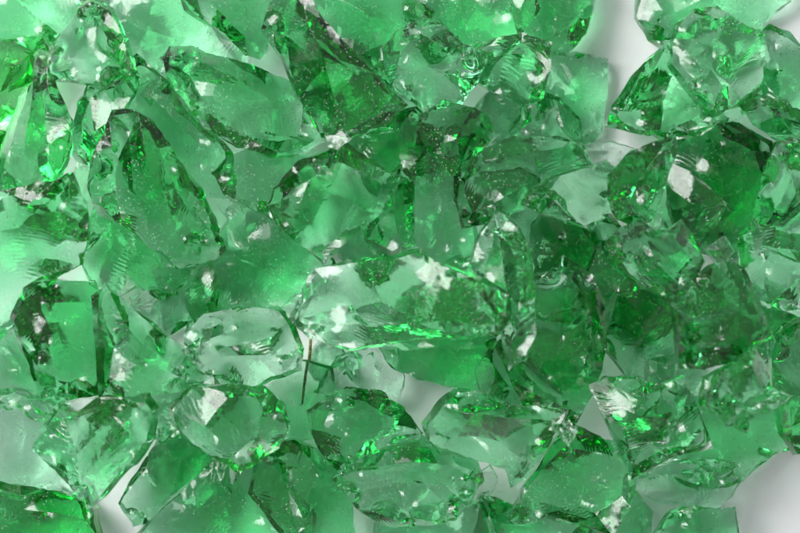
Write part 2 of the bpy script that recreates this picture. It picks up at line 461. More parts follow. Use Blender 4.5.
    walls = []; wsharp = set()
    for k_ in range(len(li)):
        k2 = (k_ + 1) % len(li)
        if k_ not in br or k2 not in br: continue
        q0, q1 = li[k_], li[k2] if k2 else N_
        ups = [tr[q % N_] for q in range(q0, q1 + 1) if (q % N_) in tr]
        mid_ = len(ups) // 2
        for u_ in range(len(ups) - 1): walls.append((ups[u_], ups[u_ + 1], br[k_] if u_ < mid_ else br[k2]))
        walls.append((ups[mid_], br[k2], br[k_]))
        if frac[q0][1] == 0 and rg.random() < .6: wsharp.add(tuple(sorted((ups[0], br[k_]))))
    mp = np.arange(nb_) + nt_
    # lean on whatever lies underneath, then settle
    low = np.arange(nt_, len(X))
    cc = X.mean(0)
    ci, cj = cells(X[low, 0], X[low, 1]); under = hmap[ci, cj]
    M = np.stack([X[low, 0] - cc[0], X[low, 1] - cc[1], np.ones(len(low))], 1)
    if under.max() > 3:
        q, *_ = np.linalg.lstsq(M, under - Zz[low] * .3, rcond=None); a, b = q[0], q[1]
    else: a, b = rg.uniform(-.06, .06), rg.uniform(-.06, .06)
    mag = math.hypot(a, b)
    if mag > .42: a, b = a * .42 / mag, b * .42 / mag
    Zz = Zz + a * (X[:, 0] - cc[0]) + b * (X[:, 1] - cc[1])
    gap = Zz[low] - under
    dz = np.percentile(gap, 0.8)
    Zz = Zz - dz
    Zz = Zz + max(0.0, .2 - Zz.min())
    ti, tj = cells(tXY[:, 0], tXY[:, 1])
    np.maximum.at(hmap, (ti, tj), Zz[:nt_])
    # mesh, origin at the base
    ox, oy, oz = cc[0], cc[1], Zz.min()
    co = np.stack([(X[:, 0] - ox) * PX, -(X[:, 1] - oy) * PX, (Zz - oz) * PX], 1)
    def orient(F, XYs, up):
        out = []
        for f in F:
            (x0, y0), (x1, y1), (x2, y2) = (XYs[i] for i in f)
            ar = (x1 - x0) * (y2 - y0) - (x2 - x0) * (y1 - y0)      # y is flipped in the mesh
            out.append(f if (ar < 0) == up else f[::-1])
        return out
    faces = orient(tF, tXY, True) + [tuple(int(mp[i]) for i in f) for f in orient(bF, bXY, False)] + walls
    me = bpy.data.meshes.new(name); me.from_pydata([tuple(v) for v in co], [], faces); me.update()
    close_mesh(me)
    sset = set(tS) | {tuple(sorted((int(mp[a_]), int(mp[b_])))) for a_, b_ in bS} | wsharp
    me.polygons.foreach_set('use_smooth', np.ones(len(me.polygons), bool))
    kd = lambda v: (round(v[0] / PX, 2), round(v[1] / PX, 2), round(v[2] / PX, 2))
    ck = [kd(v) for v in co]; pset = {tuple(sorted((ck[p], ck[q_]))) for p, q_ in sset}
    mk_ = [kd(v.co) for v in me.vertices]
    at = me.attributes.new('sharp_edge', 'BOOLEAN', 'EDGE')
    at.data.foreach_set('value', np.array([tuple(sorted((mk_[e.vertices[0]], mk_[e.vertices[1]]))) in pset for e in me.edges]))
    me.materials.append(MAT[mat])
    bw = me.attributes.new('bevel_weight_edge', 'FLOAT', 'EDGE'); sv = np.zeros(len(me.edges), bool); at = me.attributes['sharp_edge']; at.data.foreach_get('value', sv)
    bw.data.foreach_set('value', sv.astype(np.float32))
    o = bpy.data.objects.new(name, me); col.objects.link(o)
    o.location = ((ox - 400) * PX, -(oy - 266.5) * PX, oz * PX)
    bv = o.modifiers.new('worn_creases', 'BEVEL'); bv.limit_method = 'WEIGHT'; bv.width = .35 * PX; bv.segments = 1; bv.use_clamp_overlap = True; bv.harden_normals = True
    o['label'] = label; o['category'] = cat; o['group'] = group
    return o

C = chunk
# ---------------------------------------------------------------- lowest chunks, seen only through the glass above them
def low_chunk(i, x, y, r):
    rg = random.Random(i + 500); n = rg.choice((7, 8, 9)); s = rg.uniform(.7, .95); a0 = rg.uniform(0, 3.14)
    pts = []
    for k in range(n):
        a = k * 6.2832 / n + rg.uniform(-.2, .2); q = r * rg.uniform(.85, 1.1)
        u, v = q * math.cos(a), q * s * math.sin(a)
        pts.append('%.1f,%.1f' % (x + u * math.cos(a0) - v * math.sin(a0), y + u * math.sin(a0) + v * math.cos(a0)))
    C(0, 'glass_chunk', rg.choice('mmmd'), 'green chunk at the bottom of the heap, seen only through glass above', ' '.join(pts), t=r * .75, grow=0)
for i, (x, y, r) in enumerate([(355, 78, 42), (430, 150, 38), (460, 290, 38), (495, 190, 38), (560, 240, 38), (555, 345, 38), (640, 300, 36), (710, 315, 36), (366, 243, 36), (165, 305, 30), (330, 365, 24)]): low_chunk(i, x, y, r)

# ---------------------------------------------------------------- layer 0: chunks lying on the table
C(0,'glass_chunk','p','wide pale slab jutting past the round ribbed chunk onto bare white table','640,15 645,-30 700,-45 770,-40 800,-15 782,10 765,25 760,36 745,42 725,45 700,46 680,48 664,50 650,40','655,20,.9 700,0,1 760,5,.9; 655,20,.9 650,40,.5; 760,5,.9 765,25,.5; 700,0,1 705,-42,.5',t=44,grow=.03)
C(0,'glass_chunk','p','broad pale slab with a long ragged dark edge beside open white table','660,400 700,398 740,395 775,385 800,410 812,440 795,447 775,452 755,464 735,483 715,478 690,462 668,448','672,410,.9 720,412,1 770,404,.95 795,430,.9 750,450,.95 730,470,.9; 672,410,.9 660,400,.5; 730,470,.9 735,483,.5; 770,404,.95 775,385,.5',t=42,grow=.10)
C(0,'glass_chunk','p','large milky pale chunk with a smooth domed top and sparkling rim','-45,-45 30,-50 78,-20 85,5 66,24 50,38 30,42 8,46 -30,50 -50,10','',t=46)
C(0,'glass_chunk','p','pale flat slab with glinting crumbs lying between rounded triangle and oval chunk','96,5 112,-30 170,-35 202,15 238,47 232,66 205,68 185,85 160,92 142,80 125,40','110,8,.8 140,30,1 190,45,.9; 140,30,1 150,75,.5; 110,8,.8 170,-35,.4',t=40)
C(0,'glass_chunk','m','pale green wedge narrowing to a bright rounded point beside white gap','165,-35 285,-38 276,-10 270,18 268,45 260,58 246,56 225,36 190,12','200,0,.9 235,30,1 258,58,.5; 235,30,1 260,5,.9 285,-38,.4; 200,0,.9 165,-35,.4',t=46,grow=.03)
C(0,'glass_chunk','p','cloudy pale chunk showing a wide white patch beneath a wavy rim','538,62 553,52 575,52 592,55 604,66 606,100 600,128 588,142 572,142 558,118 545,92','590,60,.8 575,95,1 585,140,.5; 575,95,1 545,92,.5',t=34,grow=.03)
C(0,'glass_chunk','m','rounded chunk with a bright white fleck beside the open white gap','512,-35 560,-42 600,-25 597,10 584,36 563,52 540,52 520,42 514,15','540,-10,.9 555,15,1 585,20,.6; 555,15,1 545,50,.5; 540,-10,.9 514,15,.5',t=46,grow=.03)
C(0,'glass_chunk','m','green chunk with wavy white glare under the clear lumpy crystal','418,12 440,-30 515,-35 522,10 506,36 488,44 470,46 450,40 432,28','430,22,.8 460,12,1 505,15,.9; 460,12,1 470,46,.5; 460,12,1 470,-30,.5',t=44)
C(0,'glass_chunk','d','mottled green chunk wedged behind the fan-rippled dark chunk','300,-35 370,-38 405,0 425,15 416,35 398,50 392,75 372,80 345,62 318,30','330,0,.9 370,20,1 410,25,.6; 370,20,1 375,75,.5; 330,0,.9 318,30,.5',t=46)
C(0,'glass_chunk','p','pale blunt chunk with a bubbled face between milky slab and dark upright','742,105 752,80 752,42 766,32 786,36 802,54 830,70 835,115 800,118 770,112','770,45,.9 775,80,1 772,110,.5; 775,80,1 830,90,.6',t=44,grow=.04)
C(0,'glass_chunk','m','small bright green pebble tucked below the clear lumpy crystal','474,118 488,95 510,82 530,88 528,118 514,136 494,136','',t=30)
C(0,'glass_chunk','m','smooth pale green lump beside the cloudy chunk with white patch','518,130 526,108 537,97 557,104 574,120 580,150 550,152 526,150','540,115,.9 552,140,.8; 540,115,.9 537,97,.5; 540,115,.9 518,130,.5',t=30)
C(0,'glass_chunk','d','dark green chunk in shadow behind the rippled wedge and oval chunk','335,132 385,122 420,112 440,140 446,170 412,172 375,176 345,160','350,145,.9 395,140,1 435,150,.8; 395,140,1 420,112,.5',t=36)
C(0,'glass_chunk','m','green chunk glimpsed beneath the oval chunk and bubbled pale chunk','120,98 148,76 172,92 200,118 228,150 225,185 200,190 175,160 152,130','150,95,.9 185,130,1 215,170,.8; 150,95,.9 120,98,.5',t=38)
C(0,'glass_chunk','m','flat leaf-shaped chunk with pale lower edge under the seven-sided crystal','200,318 212,270 226,240 245,212 280,215 305,240 322,262 312,284 280,300 245,312','225,290,.8 255,265,1 290,255,.9; 255,265,1 300,272,.9 312,284,.5; 225,290,.8 200,318,.4; 255,265,1 245,212,.5',t=38)
C(0,'glass_chunk','m','rhombus green chunk beneath the crinkled glinting chunk','84,245 108,212 138,225 165,250 186,268 182,284 160,292 138,284 118,294 98,278','110,240,.9 140,255,1 160,290,.4; 140,255,1 182,284,.5; 110,240,.9 98,278,.5',t=36)
C(0,'glass_chunk','p','smooth pale plate showing between left speckled slab and crinkled chunk','66,200 84,160 104,150 112,180 106,225 92,245 78,240','',t=24)
C(0,'glass_chunk','d','dark small chunk under the toothed crystal by the speckled slab','-35,150 5,160 28,180 22,200 -30,212 -45,180','',t=30)
C(0,'glass_chunk','m','small rounded dark chunk hanging over pale gap beside the toothed crystal','78,140 84,106 94,88 120,84 132,100 124,120 110,142 98,155 85,152','95,100,.9 100,135,1 98,153,.5; 95,100,.9 120,90,.8; 100,135,1 120,118,.5',t=36)
C(0,'glass_chunk','p','pale chunk with a yellow-green streak beside ribbed brown-edged chunk','-40,340 8,328 32,338 44,364 54,396 44,412 20,400 -30,405','5,345,.9 25,370,1 48,400,.5; 25,370,1 -30,380,.7; 5,345,.9 8,328,.5',t=38)
C(0,'glass_chunk','c','palest chunk with crackled grey seams lying on white table','-40,400 15,386 42,402 58,425 60,450 78,472 94,494 60,500 25,494 -38,490','0,410,.9 30,430,1 25,470,.9 60,490,.5; 30,430,1 58,445,.6; 0,410,.9 15,386,.5',t=36,grow=.03)
C(0,'glass_chunk','m','long leaning chunk ending in a grey crumpled foot on white table','125,502 128,484 148,455 162,428 190,420 220,436 242,455 222,470 188,484 166,502 150,522 133,524','150,470,.9 185,455,1 225,450,.8; 150,470,.9 140,500,.9 133,524,.4; 185,455,1 170,490,.7 150,522,.4',t=42,grow=.03)
C(0,'glass_chunk','m','green corner chunk partly under the leaf-rippled chunk and wedge','148,396 185,384 212,372 215,395 195,420 168,432 150,420','',t=28)
C(0,'glass_chunk','m','pale green chunk with a glowing bright middle under the great flat chunk','370,345 400,325 450,322 492,328 497,360 500,386 484,392 455,388 420,378 392,364','395,350,.9 440,345,1 490,345,.9; 440,345,1 470,375,.9 484,392,.4; 395,350,.9 392,364,.5',t=40,grow=.03)
C(0,'glass_chunk','c','clear feathery chunk with swirled lines beside the white gap','322,388 338,358 368,346 395,352 404,378 398,402 378,402 348,400','345,370,.9 375,365,1 398,400,.4; 375,365,1 368,346,.5; 345,370,.9 322,388,.4',t=32,grow=.03)
C(0,'glass_chunk','m','small green chunk below the brown stalk','276,388 300,366 326,374 336,396 322,424 296,432 278,420','',t=28)
C(0,'glass_chunk','m','smooth green wedge under the swirl-faced chunk and upright blade','480,372 495,350 514,356 532,388 528,410 502,408 486,396','',t=30,rings=[(545,370,590,310,9,0.036)],sp=2.3)
C(0,'glass_chunk','m','dark low chunk with side walls among the bottom pieces by white gap','474,545 479,492 496,498 524,508 560,520 590,530 588,570 520,580 480,575','480,492,.5 497,520,1 500,560,.9; 497,520,1 560,535,.9 590,530,.4',t=40,grow=.03)
C(0,'glass_chunk','m','flat green chunk under the dark rippled block along its broken edge','570,540 600,508 632,496 644,520 650,560 610,578 575,570','',t=34,rings=[(580,470,640,380,6.5,0.03)],sp=2.1)
C(0,'glass_chunk','p','pale smooth chunk in front of the layered disc chunk','378,540 392,522 418,514 452,508 472,506 484,528 492,565 440,580 385,575','',t=36,rings=[(390,490,400,420,8.5,0.036)],sp=2.2)
C(0,'glass_chunk','m','chunk with white curling glints beside the long leaning chunk','138,555 175,510 195,490 222,464 248,464 272,480 290,512 305,560 250,585 170,580','180,520,.9 215,490,1 260,490,.9; 215,490,1 230,530,.95 290,540,.6; 180,520,.9 170,580,.4; 230,530,.95 225,580,.4',t=46,rip=(0,1,2))
C(0,'glass_chunk','d','dark speckled upright chunk with a tall blunt ridge beside pale gap','676,178 688,140 705,126 735,134 764,150 774,178 760,215 748,245 720,255 698,236 684,208','705,140,.8 718,160,1 718,205,1 725,250,.5; 718,160,1 764,150,.5; 718,205,1 684,208,.5',t=54)
C(0,'glass_chunk','d','dark green block under the square pale chunk and the dark prism','740,292 782,284 790,320 782,350 762,360 748,330','',t=34)
C(0,'glass_chunk','d','sparkling green chunk under the clear lens-like shard','514,215 558,212 595,218 614,240 612,270 594,294 560,284 530,288 518,252','540,235,.9 575,245,1 605,240,.7; 575,245,1 590,285,.5; 540,235,.9 530,280,.5',t=40,rip=(0,1,2,3))
C(0,'glass_chunk','d','deep green chunk under the lumpy five-edged plate and dark faceted block','592,305 602,265 640,275 668,290 668,330 664,362 652,388 640,392 624,366 603,338','615,290,.9 640,320,1 645,385,.5; 640,320,1 668,310,.7; 615,290,.9 603,338,.4',t=44)
C(0,'glass_chunk','m','small chunk with a clear rounded cap beside pale gap under dark block','652,388 656,364 684,354 698,372 694,392 672,396','',t=26)
C(0,'glass_chunk','m','green chunk partly under the round ribbed chunk and tapered dark-edged one','652,132 658,100 668,70 690,95 712,118 694,134 668,140','',t=30)
C(0,'glass_chunk','m','green backing chunk between the upright blade and the speckled leaf','406,180 435,158 460,195 474,235 470,270 435,270 408,255','425,190,.9 445,225,1 465,260,.5; 425,190,.9 408,240,.6',t=36)

# ---------------------------------------------------------------- layer 1: chunks leaning on the first ones
C(1,'glass_chunk','y','vivid lime-tinged crumbled chunk with white glints below milky slab','-40,52 12,44 44,42 48,58 42,78 26,96 14,122 2,150 -30,165 -45,110','5,60,.9 25,68,1 42,50,.6; 25,68,1 10,100,.9 -20,140,.6; 5,60,.9 -40,80,.5',t=42,rip=(0,1,2,3,4))
C(1,'glass_chunk','m','rounded triangular chunk with a glowing pale middle and dark base','54,64 64,42 84,15 98,7 114,18 128,44 139,74 131,83 106,86 80,83 62,80','62,60,.8 85,32,.9 100,20,.8 118,48,.9 128,72,.8 105,70,.9 62,60,.8; 98,7,.5 100,20,.8; 131,83,.5 128,72,.8',t=44)
C(1,'glass_chunk','m','tall toothed crystal with a crumpled white-glinting foot','17,186 18,165 28,130 40,96 50,77 63,96 76,126 79,152 68,178 60,194 42,190','50,77,.5 42,120,1 36,160,.9 42,190,.5; 42,120,1 60,150,.9 68,178,.5; 50,77,.5 58,115,.9 60,150,.9',t=50)
C(1,'glass_chunk','m','big speckled slab with a bright stepped lower edge by milky gap','-40,210 12,199 45,193 76,190 91,210 93,240 86,262 62,276 42,300 16,326 -2,338 -42,330','5,215,.9 60,205,1 80,240,.9 50,270,.9 5,310,.85; 5,215,.9 -42,250,.5; 60,205,1 76,190,.5; 5,310,.85 -2,338,.4',t=44)
C(1,'glass_chunk','d','dark column chunk with a clear bubbled knob on its shoulder','30,318 40,292 60,285 107,286 112,340 116,388 85,392 63,400 50,390 38,350','66,300,1 72,320,.9 62,345,.95 45,348,.6; 66,300,1 60,285,.5; 62,345,.95 66,385,.8 63,400,.4; 66,300,1 100,300,.9 105,370,.9; 105,370,.9 66,385,.8',t=52)
C(1,'glass_chunk','p','greyish flat plate with chipped lower rim behind the seven-sided crystal','224,176 234,157 262,150 292,150 325,156 318,185 298,215 282,228 268,212 250,206 230,196','245,165,.9 290,165,1 275,200,.9 245,190,.9 245,165,.9; 290,165,1 325,156,.5; 275,200,.9 268,212,.5',t=34)
C(1,'glass_chunk','m','dark green knobby chunk with grey edges beside the leaf-shaped sheet','180,288 188,262 210,262 218,286 213,312 196,316','',t=30)
C(1,'glass_chunk','m','bubble-cornered chunk with one bright white star glint beside fan crystal','364,226 376,200 392,178 402,164 414,170 412,205 414,242 392,253 370,240','400,164,.5 404,200,1 402,242,.6; 404,200,1 376,225,.8 370,240,.5; 392,178,.5 404,200,1',t=40)
C(1,'glass_chunk','p','grey rounded chunk with frosted glitter beside the clear lumpy crystal','472,64 498,46 520,39 541,52 545,76 537,99 520,106 495,94 476,84','490,60,.8 520,58,1 535,75,.9; 520,58,1 515,90,.9 520,106,.4; 490,60,.8 476,84,.4',t=36,rip=(0,1,2))
C(1,'glass_chunk','c','thin clear sliver lying across the pale gap','566,162 584,148 608,144 628,150 618,161 592,170','575,158,.9 600,152,1 620,152,.8',t=15)
C(1,'glass_chunk','m','tapered chunk with a dark pitted lower end reaching up to the white gap','666,47 670,72 663,96 657,126 646,134 626,132 609,124 613,105 630,78 648,61','666,47,.5 642,88,1 618,112,.8 609,124,.5; 618,112,.8 640,116,.9 657,122,.6; 648,95,.95 655,110,.8',t=48,grow=.03)
C(1,'glass_chunk','m','thin green wedge under the round ribbed chunk pointing at pale gap','706,120 724,106 742,92 758,88 768,104 748,112 728,121','',t=22)
C(1,'glass_chunk','m','blocky chunk of scratched fan-like grooves standing over pale gap','738,112 750,103 776,107 802,124 835,145 832,172 795,156 768,140 750,128','752,103,.5 765,120,1 795,150,.6; 765,120,1 800,130,.95 835,145,.5; 765,120,1 748,125,.5',t=40,rip=(0,1,2,3),rings=[(780,120,735,140,7,0.042)],sp=2.0)
C(1,'glass_chunk','p','rounded pale chunk with broad white brush-stroke reflections','749,218 757,182 768,155 784,148 820,156 842,190 838,238 800,248 772,244 754,232','775,165,.9 785,195,1 770,225,.9 754,232,.5; 775,165,.9 784,148,.5; 785,195,1 838,200,.6',t=46)
C(1,'glass_chunk','m','chunk with a shallow smooth hollow between dark prism and speckled upright','642,176 664,164 690,178 716,204 720,213 700,228 692,250 672,234 652,236 640,222','665,185,.9 690,205,1 716,204,.5; 665,185,.9 660,225,.8 652,236,.5; 690,205,1 672,234,.5',t=36,rip=(0,1))
C(1,'glass_chunk','d','small dark almond-shaped chip beside a bright pale patch','687,247 691,226 704,213 720,210 713,226 700,239','695,235,.8 705,222,1 720,210,.5',t=16)
C(1,'glass_chunk','p','squarish pale chunk with a bubbled upper rim under white brush-stroke chunk','736,242 748,231 776,237 815,240 840,265 832,305 792,308 764,303 746,292 737,266','750,245,.9 790,250,1 825,270,.8; 750,245,.9 755,285,.9 764,303,.4; 790,250,1 792,308,.4',t=42)
C(1,'glass_chunk','p','smooth rounded pale green block standing beyond the ragged slab','768,388 773,350 786,328 815,318 842,350 840,420 812,446 794,450 779,426','785,345,.9 815,340,1 830,400,.8; 785,345,.9 785,400,.9 794,450,.4',t=52)
C(1,'glass_chunk','m','swirl-faced chunk with a long dark right edge above the white gap','506,346 518,320 538,286 560,270 584,282 598,308 598,345 592,380 580,412 566,424 548,408 528,398 513,372','533,318,.9 565,322,1 596,326,.6; 590,330,.9 582,365,1 560,395,.8 566,424,.4; 533,318,.9 506,346,.4; 560,270,.5 590,300,.8 590,330,.9',t=52,rip=(0,1,2,3))
C(1,'glass_chunk','m','low green slab in the bottom corner with streaked white glints','-42,478 18,484 60,491 86,499 99,511 103,548 80,580 -40,585','0,500,.9 50,508,1 92,520,.8; 50,508,1 60,550,.9 80,580,.4; 0,500,.9 -42,530,.5',t=44,grow=.03)
C(1,'glass_chunk','m','egg-topped chunk with curving ridge lines beside pale gap and layered disc','264,458 274,442 296,439 325,454 341,473 348,500 356,560 310,575 286,530 262,490','275,450,.8 284,480,.9 305,515,1 315,570,.5; 296,439,.5 320,465,1 341,473,.5; 320,465,1 325,490,.9 305,515,1',t=46)
C(1,'glass_chunk','c','clear-ended lying chunk with a ring-marked shoulder on the white table','624,480 640,467 666,461 700,456 722,457 736,464 740,478 732,497 716,510 690,508 660,502 640,492','640,478,.9 700,470,1 728,470,.9; 700,470,1 705,488,.9 716,510,.4; 640,478,.9 655,492,.8 690,508,.4; 655,492,.8 705,488,.9',t=42,grow=.03)
C(1,'glass_chunk','m','stubby chunk with a white frosted crest beside bare white table','650,535 667,511 680,503 700,504 729,507 734,560 700,580 655,570','672,515,.9 690,520,1 695,560,.9; 690,520,1 729,507,.5; 672,515,.9 650,535,.4',t=40,rip=(0,1),grow=.03)

# ---------------------------------------------------------------- layer 2: the uppermost chunks
C(2,'glass_chunk','p','round pale chunk with ribbed seams and a bright white glint by open gap','664,66 668,48 672,30 690,17 712,14 736,27 756,40 760,66 751,91 735,106 709,118 695,114 679,90','720,17,.6 704,52,.95 700,80,.95 709,118,.45; 712,30,.85 712,60,1 722,90,.85 735,106,.5; 672,45,.7 704,52,.95; 679,90,.55 700,80,.95; 756,40,.55 735,60,.95 722,90,.85',t=44,rings=[(730,50,715,10,8,0.03)],sp=2.2)
C(2,'glass_chunk','m','long oval lens-shaped chunk with a ring-like knob on one end','171,66 178,53 196,51 216,61 250,70 285,83 307,97 320,122 323,142 302,153 270,156 240,147 210,131 190,109 177,86','197,52,.5 210,68,.95 258,88,1 306,104,.8; 210,68,.95 196,82,.8 185,75,.85 188,62,.8 210,68,.95; 196,82,.8 215,112,.9 255,136,.9 302,140,.7; 306,104,.8 302,140,.7',t=44,rip=(1,2))
C(2,'glass_chunk','m','tall chunk with a crinkled glinting white left flank and smooth right side','121,118 141,116 160,129 178,155 203,190 219,222 223,246 206,263 180,267 155,246 131,226 108,213 98,190 100,166 111,140','141,116,.5 152,150,1 162,190,1 175,220,.9 180,267,.4; 141,116,.5 128,150,.85 120,185,.8 131,226,.4; 128,150,.85 152,150,1; 120,185,.8 145,200,.9 162,190,1; 145,200,.9 155,246,.4; 160,129,.5 178,180,.9 206,230,.8 206,263,.4',t=50,rip=(0,1,2,3),rings=[(115,165,60,120,7,0.042),(135,195,150,140,7,0.036)],sp=2.2)
C(2,'glass_chunk','m','crystal with seven straight sides and fine fan lines radiating inside','347,149 392,179 389,206 362,226 326,258 305,246 283,229 271,205 275,190 300,165 322,158','347,149,.5 342,163,.95 382,184,.95 378,205,.9 355,220,.9 325,248,.8 326,258,.4; 342,163,.95 312,180,.9 285,192,.85 283,229,.4; 392,179,.5 382,184,.95; 389,206,.5 378,205,.9; 312,180,.9 300,215,.95 325,248,.8; 285,192,.85 275,190,.5',t=42,rip=(0,1,2))
C(2,'glass_chunk','d','dark chunk whose lower face carries bold white fan ripples','274,14 288,-8 302,-20 322,18 348,50 386,88 399,108 386,130 346,139 320,131 300,100 284,62 269,36','302,-20,.5 310,30,.95 325,55,1 334,95,.95 332,134,.5; 325,55,1 365,85,.9 386,130,.5; 288,40,.8 310,30,.95; 288,40,.8 269,36,.5; 288,40,.8 300,100,.5',t=50,rip=(0,1,2,3,4),rings=[(350,100,300,20,9,0.045)],sp=2.0)
C(2,'glass_chunk','c','clear lumpy crystal with small sharp facets and a pale blue-green face','387,56 399,36 424,26 446,32 461,47 482,60 474,86 456,106 430,113 405,99 391,82','400,55,.85 420,38,.9 440,52,1 455,62,.9 448,85,.9 425,92,.95 405,78,.85 400,55,.85; 440,52,1 428,70,.8 448,85,.9; 428,70,.8 405,78,.85; 420,38,.9 424,26,.5; 455,62,.9 482,60,.4; 425,92,.95 430,113,.4; 400,55,.85 387,56,.4; 440,52,1 461,47,.5',t=46)
C(2,'glass_chunk','d','folded dark chunk with a bright diagonal edge beside speckled leaf','419,119 444,107 470,112 486,118 494,136 480,156 456,177 436,162 423,143','436,162,.5 455,142,1 470,112,.5; 455,142,1 478,128,.95 494,136,.5; 455,142,1 456,177,.4; 478,128,.95 456,177,.4',t=42)
C(2,'glass_chunk','d','leaf-shaped dark chunk peppered all over with tiny pale specks','452,180 480,156 510,144 550,142 572,149 580,168 552,182 528,200 518,210 490,222 465,224 454,202','460,185,.8 495,160,.95 550,152,.95 572,149,.5; 460,185,.8 468,214,.8 465,224,.4; 468,214,.8 500,200,1 535,178,.9 580,168,.4; 452,180,.5 460,185,.8',t=36,curv=.5)
C(2,'glass_chunk','p','clear lens-like shard holding a curved grey-white softbox reflection','521,205 530,190 550,178 576,171 602,165 624,178 620,200 602,216 586,229 560,223 538,215','565,174,.7 600,200,.95 605,210,.7; 600,200,.95 624,178,.5; 540,195,.8 565,174,.7; 540,195,.8 560,212,.8 586,229,.4',t=34,curv=1.3)
C(2,'glass_chunk','d','dark three-sided prism with one narrow white edge stripe','604,178 626,156 655,143 667,140 669,153 661,182 647,222 630,227 612,218 604,200','663,146,.9 644,182,1 628,224,.5; 655,150,.9 632,182,.85 612,218,.4; 663,146,.9 655,150,.9; 663,146,.9 667,140,.5; 663,160,.8 650,195,.7 647,222,.4',t=48,curv=.4)
C(2,'glass_chunk','m','flat-topped lumpy plate with a scalloped upper edge and sloping rim','602,246 614,230 632,224 646,230 660,231 672,225 683,240 693,262 684,281 672,297 655,294 630,286 608,269','612,250,.9 635,236,.95 665,240,1 682,262,.9 668,284,.85 632,276,.85 612,250,.9; 602,246,.5 612,250,.9; 672,297,.4 668,284,.85; 672,225,.5 665,240,1; 635,236,.95 645,262,1 668,284,.85',t=36,rip=(0,1))
C(2,'glass_chunk','d','dark faceted block with a sharp corner peak and smooth deep green flank','659,322 661,300 678,280 694,268 712,261 728,273 742,296 754,330 737,346 716,356 690,362 667,364','680,310,.95 712,306,1 708,270,.9 712,261,.5; 680,310,.95 674,340,.8 667,364,.4; 712,306,1 750,328,.6; 680,310,.95 678,280,.5; 712,306,1 700,345,.85 690,362,.4; 674,340,.8 700,345,.85',t=50)
C(2,'glass_chunk','p','upright pointed blade-like chunk with pale stripes beside speckled leaf','469,262 479,235 493,214 510,224 523,250 531,290 531,330 521,352 505,357 497,330 489,292 474,278','493,214,.5 489,245,.9 484,280,.6; 493,214,.5 508,250,1 516,295,.95 512,335,.8 505,357,.4; 493,214,.5 499,255,.85 505,300,.85 512,335,.8',t=44,rip=(0,1))
C(2,'glass_chunk','m','triangular chunk with a mirror-white patch and sparkling lower edge','106,302 114,283 136,304 160,324 186,344 207,374 197,386 165,389 130,396 112,391 108,350','114,283,.5 132,318,.95 160,350,1 190,378,.6; 132,318,.95 122,345,.8 118,380,.8 112,391,.4; 122,345,.8 145,362,.9 160,350,1; 145,362,.9 165,389,.4; 145,362,.9 118,380,.8',t=44,rip=(1,2,3))
C(2,'glass_chunk','p','grey-clear domed chunk with a pale slot-like refraction band','197,332 214,313 245,307 280,306 296,320 304,345 301,366 280,374 255,385 230,377 207,366 197,350','208,338,.8 245,325,.95 288,328,.9; 208,338,.8 205,355,.6 250,352,.85 303,350,.5; 288,328,.9 303,350,.5; 245,325,.95 250,352,.85',t=36,curv=1.2)
C(2,'glass_chunk','m','speckled heart-shaped wedge with a dark pitted flank','179,403 200,385 235,382 268,384 286,400 293,425 281,441 262,453 245,465 224,451 200,438 182,416','182,404,.6 212,420,.95 240,450,.85 245,465,.4; 212,420,.95 235,392,.95 262,392,.9 280,425,.85 293,425,.4; 280,425,.85 240,450,.85; 235,392,.95 235,382,.5',t=42)
C(2,'glass_chunk','m','four-cornered mound chunk with fine specks above the layered disc','314,408 334,394 350,387 380,391 402,405 418,430 402,442 370,454 345,467 325,447 314,426','330,408,.8 355,402,1 385,412,.95 402,432,.8 418,430,.4; 355,402,1 352,440,.9 345,467,.4; 352,440,.9 402,432,.8; 330,408,.8 325,447,.4',t=42)
C(2,'glass_chunk','m','leaf-shaped chunk with rib-like white ripples along its sloping face','54,442 61,415 74,399 95,404 115,394 155,391 166,404 161,431 146,456 120,481 100,498 88,486 74,465','88,440,.8 93,418,.85 112,402,.9 155,398,.8; 88,440,.8 90,475,.8 100,498,.4; 155,398,.8 130,430,1 105,465,.9 90,475,.8; 74,399,.5 88,440,.8; 155,398,.8 166,404,.5',t=44,rip=(0,1,2,3,4),rings=[(140,440,60,370,8.5,0.042),(120,425,70,500,8,0.036)],sp=2.0)
C(2,'glass_chunk','m','layered disc-shaped chunk with stacked curved terraces','339,473 364,455 395,440 420,432 446,439 471,455 479,476 469,501 450,513 415,519 385,517 360,501 345,487','339,473,.4 375,464,.9 420,456,1 462,466,.85 479,476,.4; 345,480,.5 395,478,.8 445,482,.8 469,501,.4; 375,464,.9 395,478,.8; 395,478,.8 405,505,.75 415,519,.4; 420,456,1 420,432,.4',t=44,rip=(1,2,3))
C(2,'glass_chunk','m','saddle-shaped chunk with a coiled grey rim and dark pointed tail','425,420 439,400 455,387 480,391 515,405 545,399 562,405 551,426 536,450 522,471 508,477 500,463 472,456 445,449 431,436','439,400,.5 470,408,1 498,438,.8 545,415,.9 562,405,.5; 431,428,.7 455,432,.9 498,438,.8; 498,438,.8 520,455,.8 508,477,.4; 470,408,1 455,432,.9; 455,432,.9 445,449,.4; 470,408,1 500,412,.95 545,415,.9',t=42)
C(2,'glass_chunk','d','dark rippled block with a frosted lower slope and one white corner notch','512,511 524,480 545,445 565,422 592,434 632,447 630,480 623,502 606,527 575,517 545,514 520,520','522,498,.8 560,440,1 595,446,1 622,458,.95 618,490,.85 590,508,.8 555,502,.85 522,498,.8; 565,422,.5 560,440,1; 632,447,.5 622,458,.95; 606,527,.4 590,508,.8; 512,511,.4 522,498,.8; 618,490,.85 623,502,.4',t=48,rip=(0,1,2,3,4,5),curv=.5)
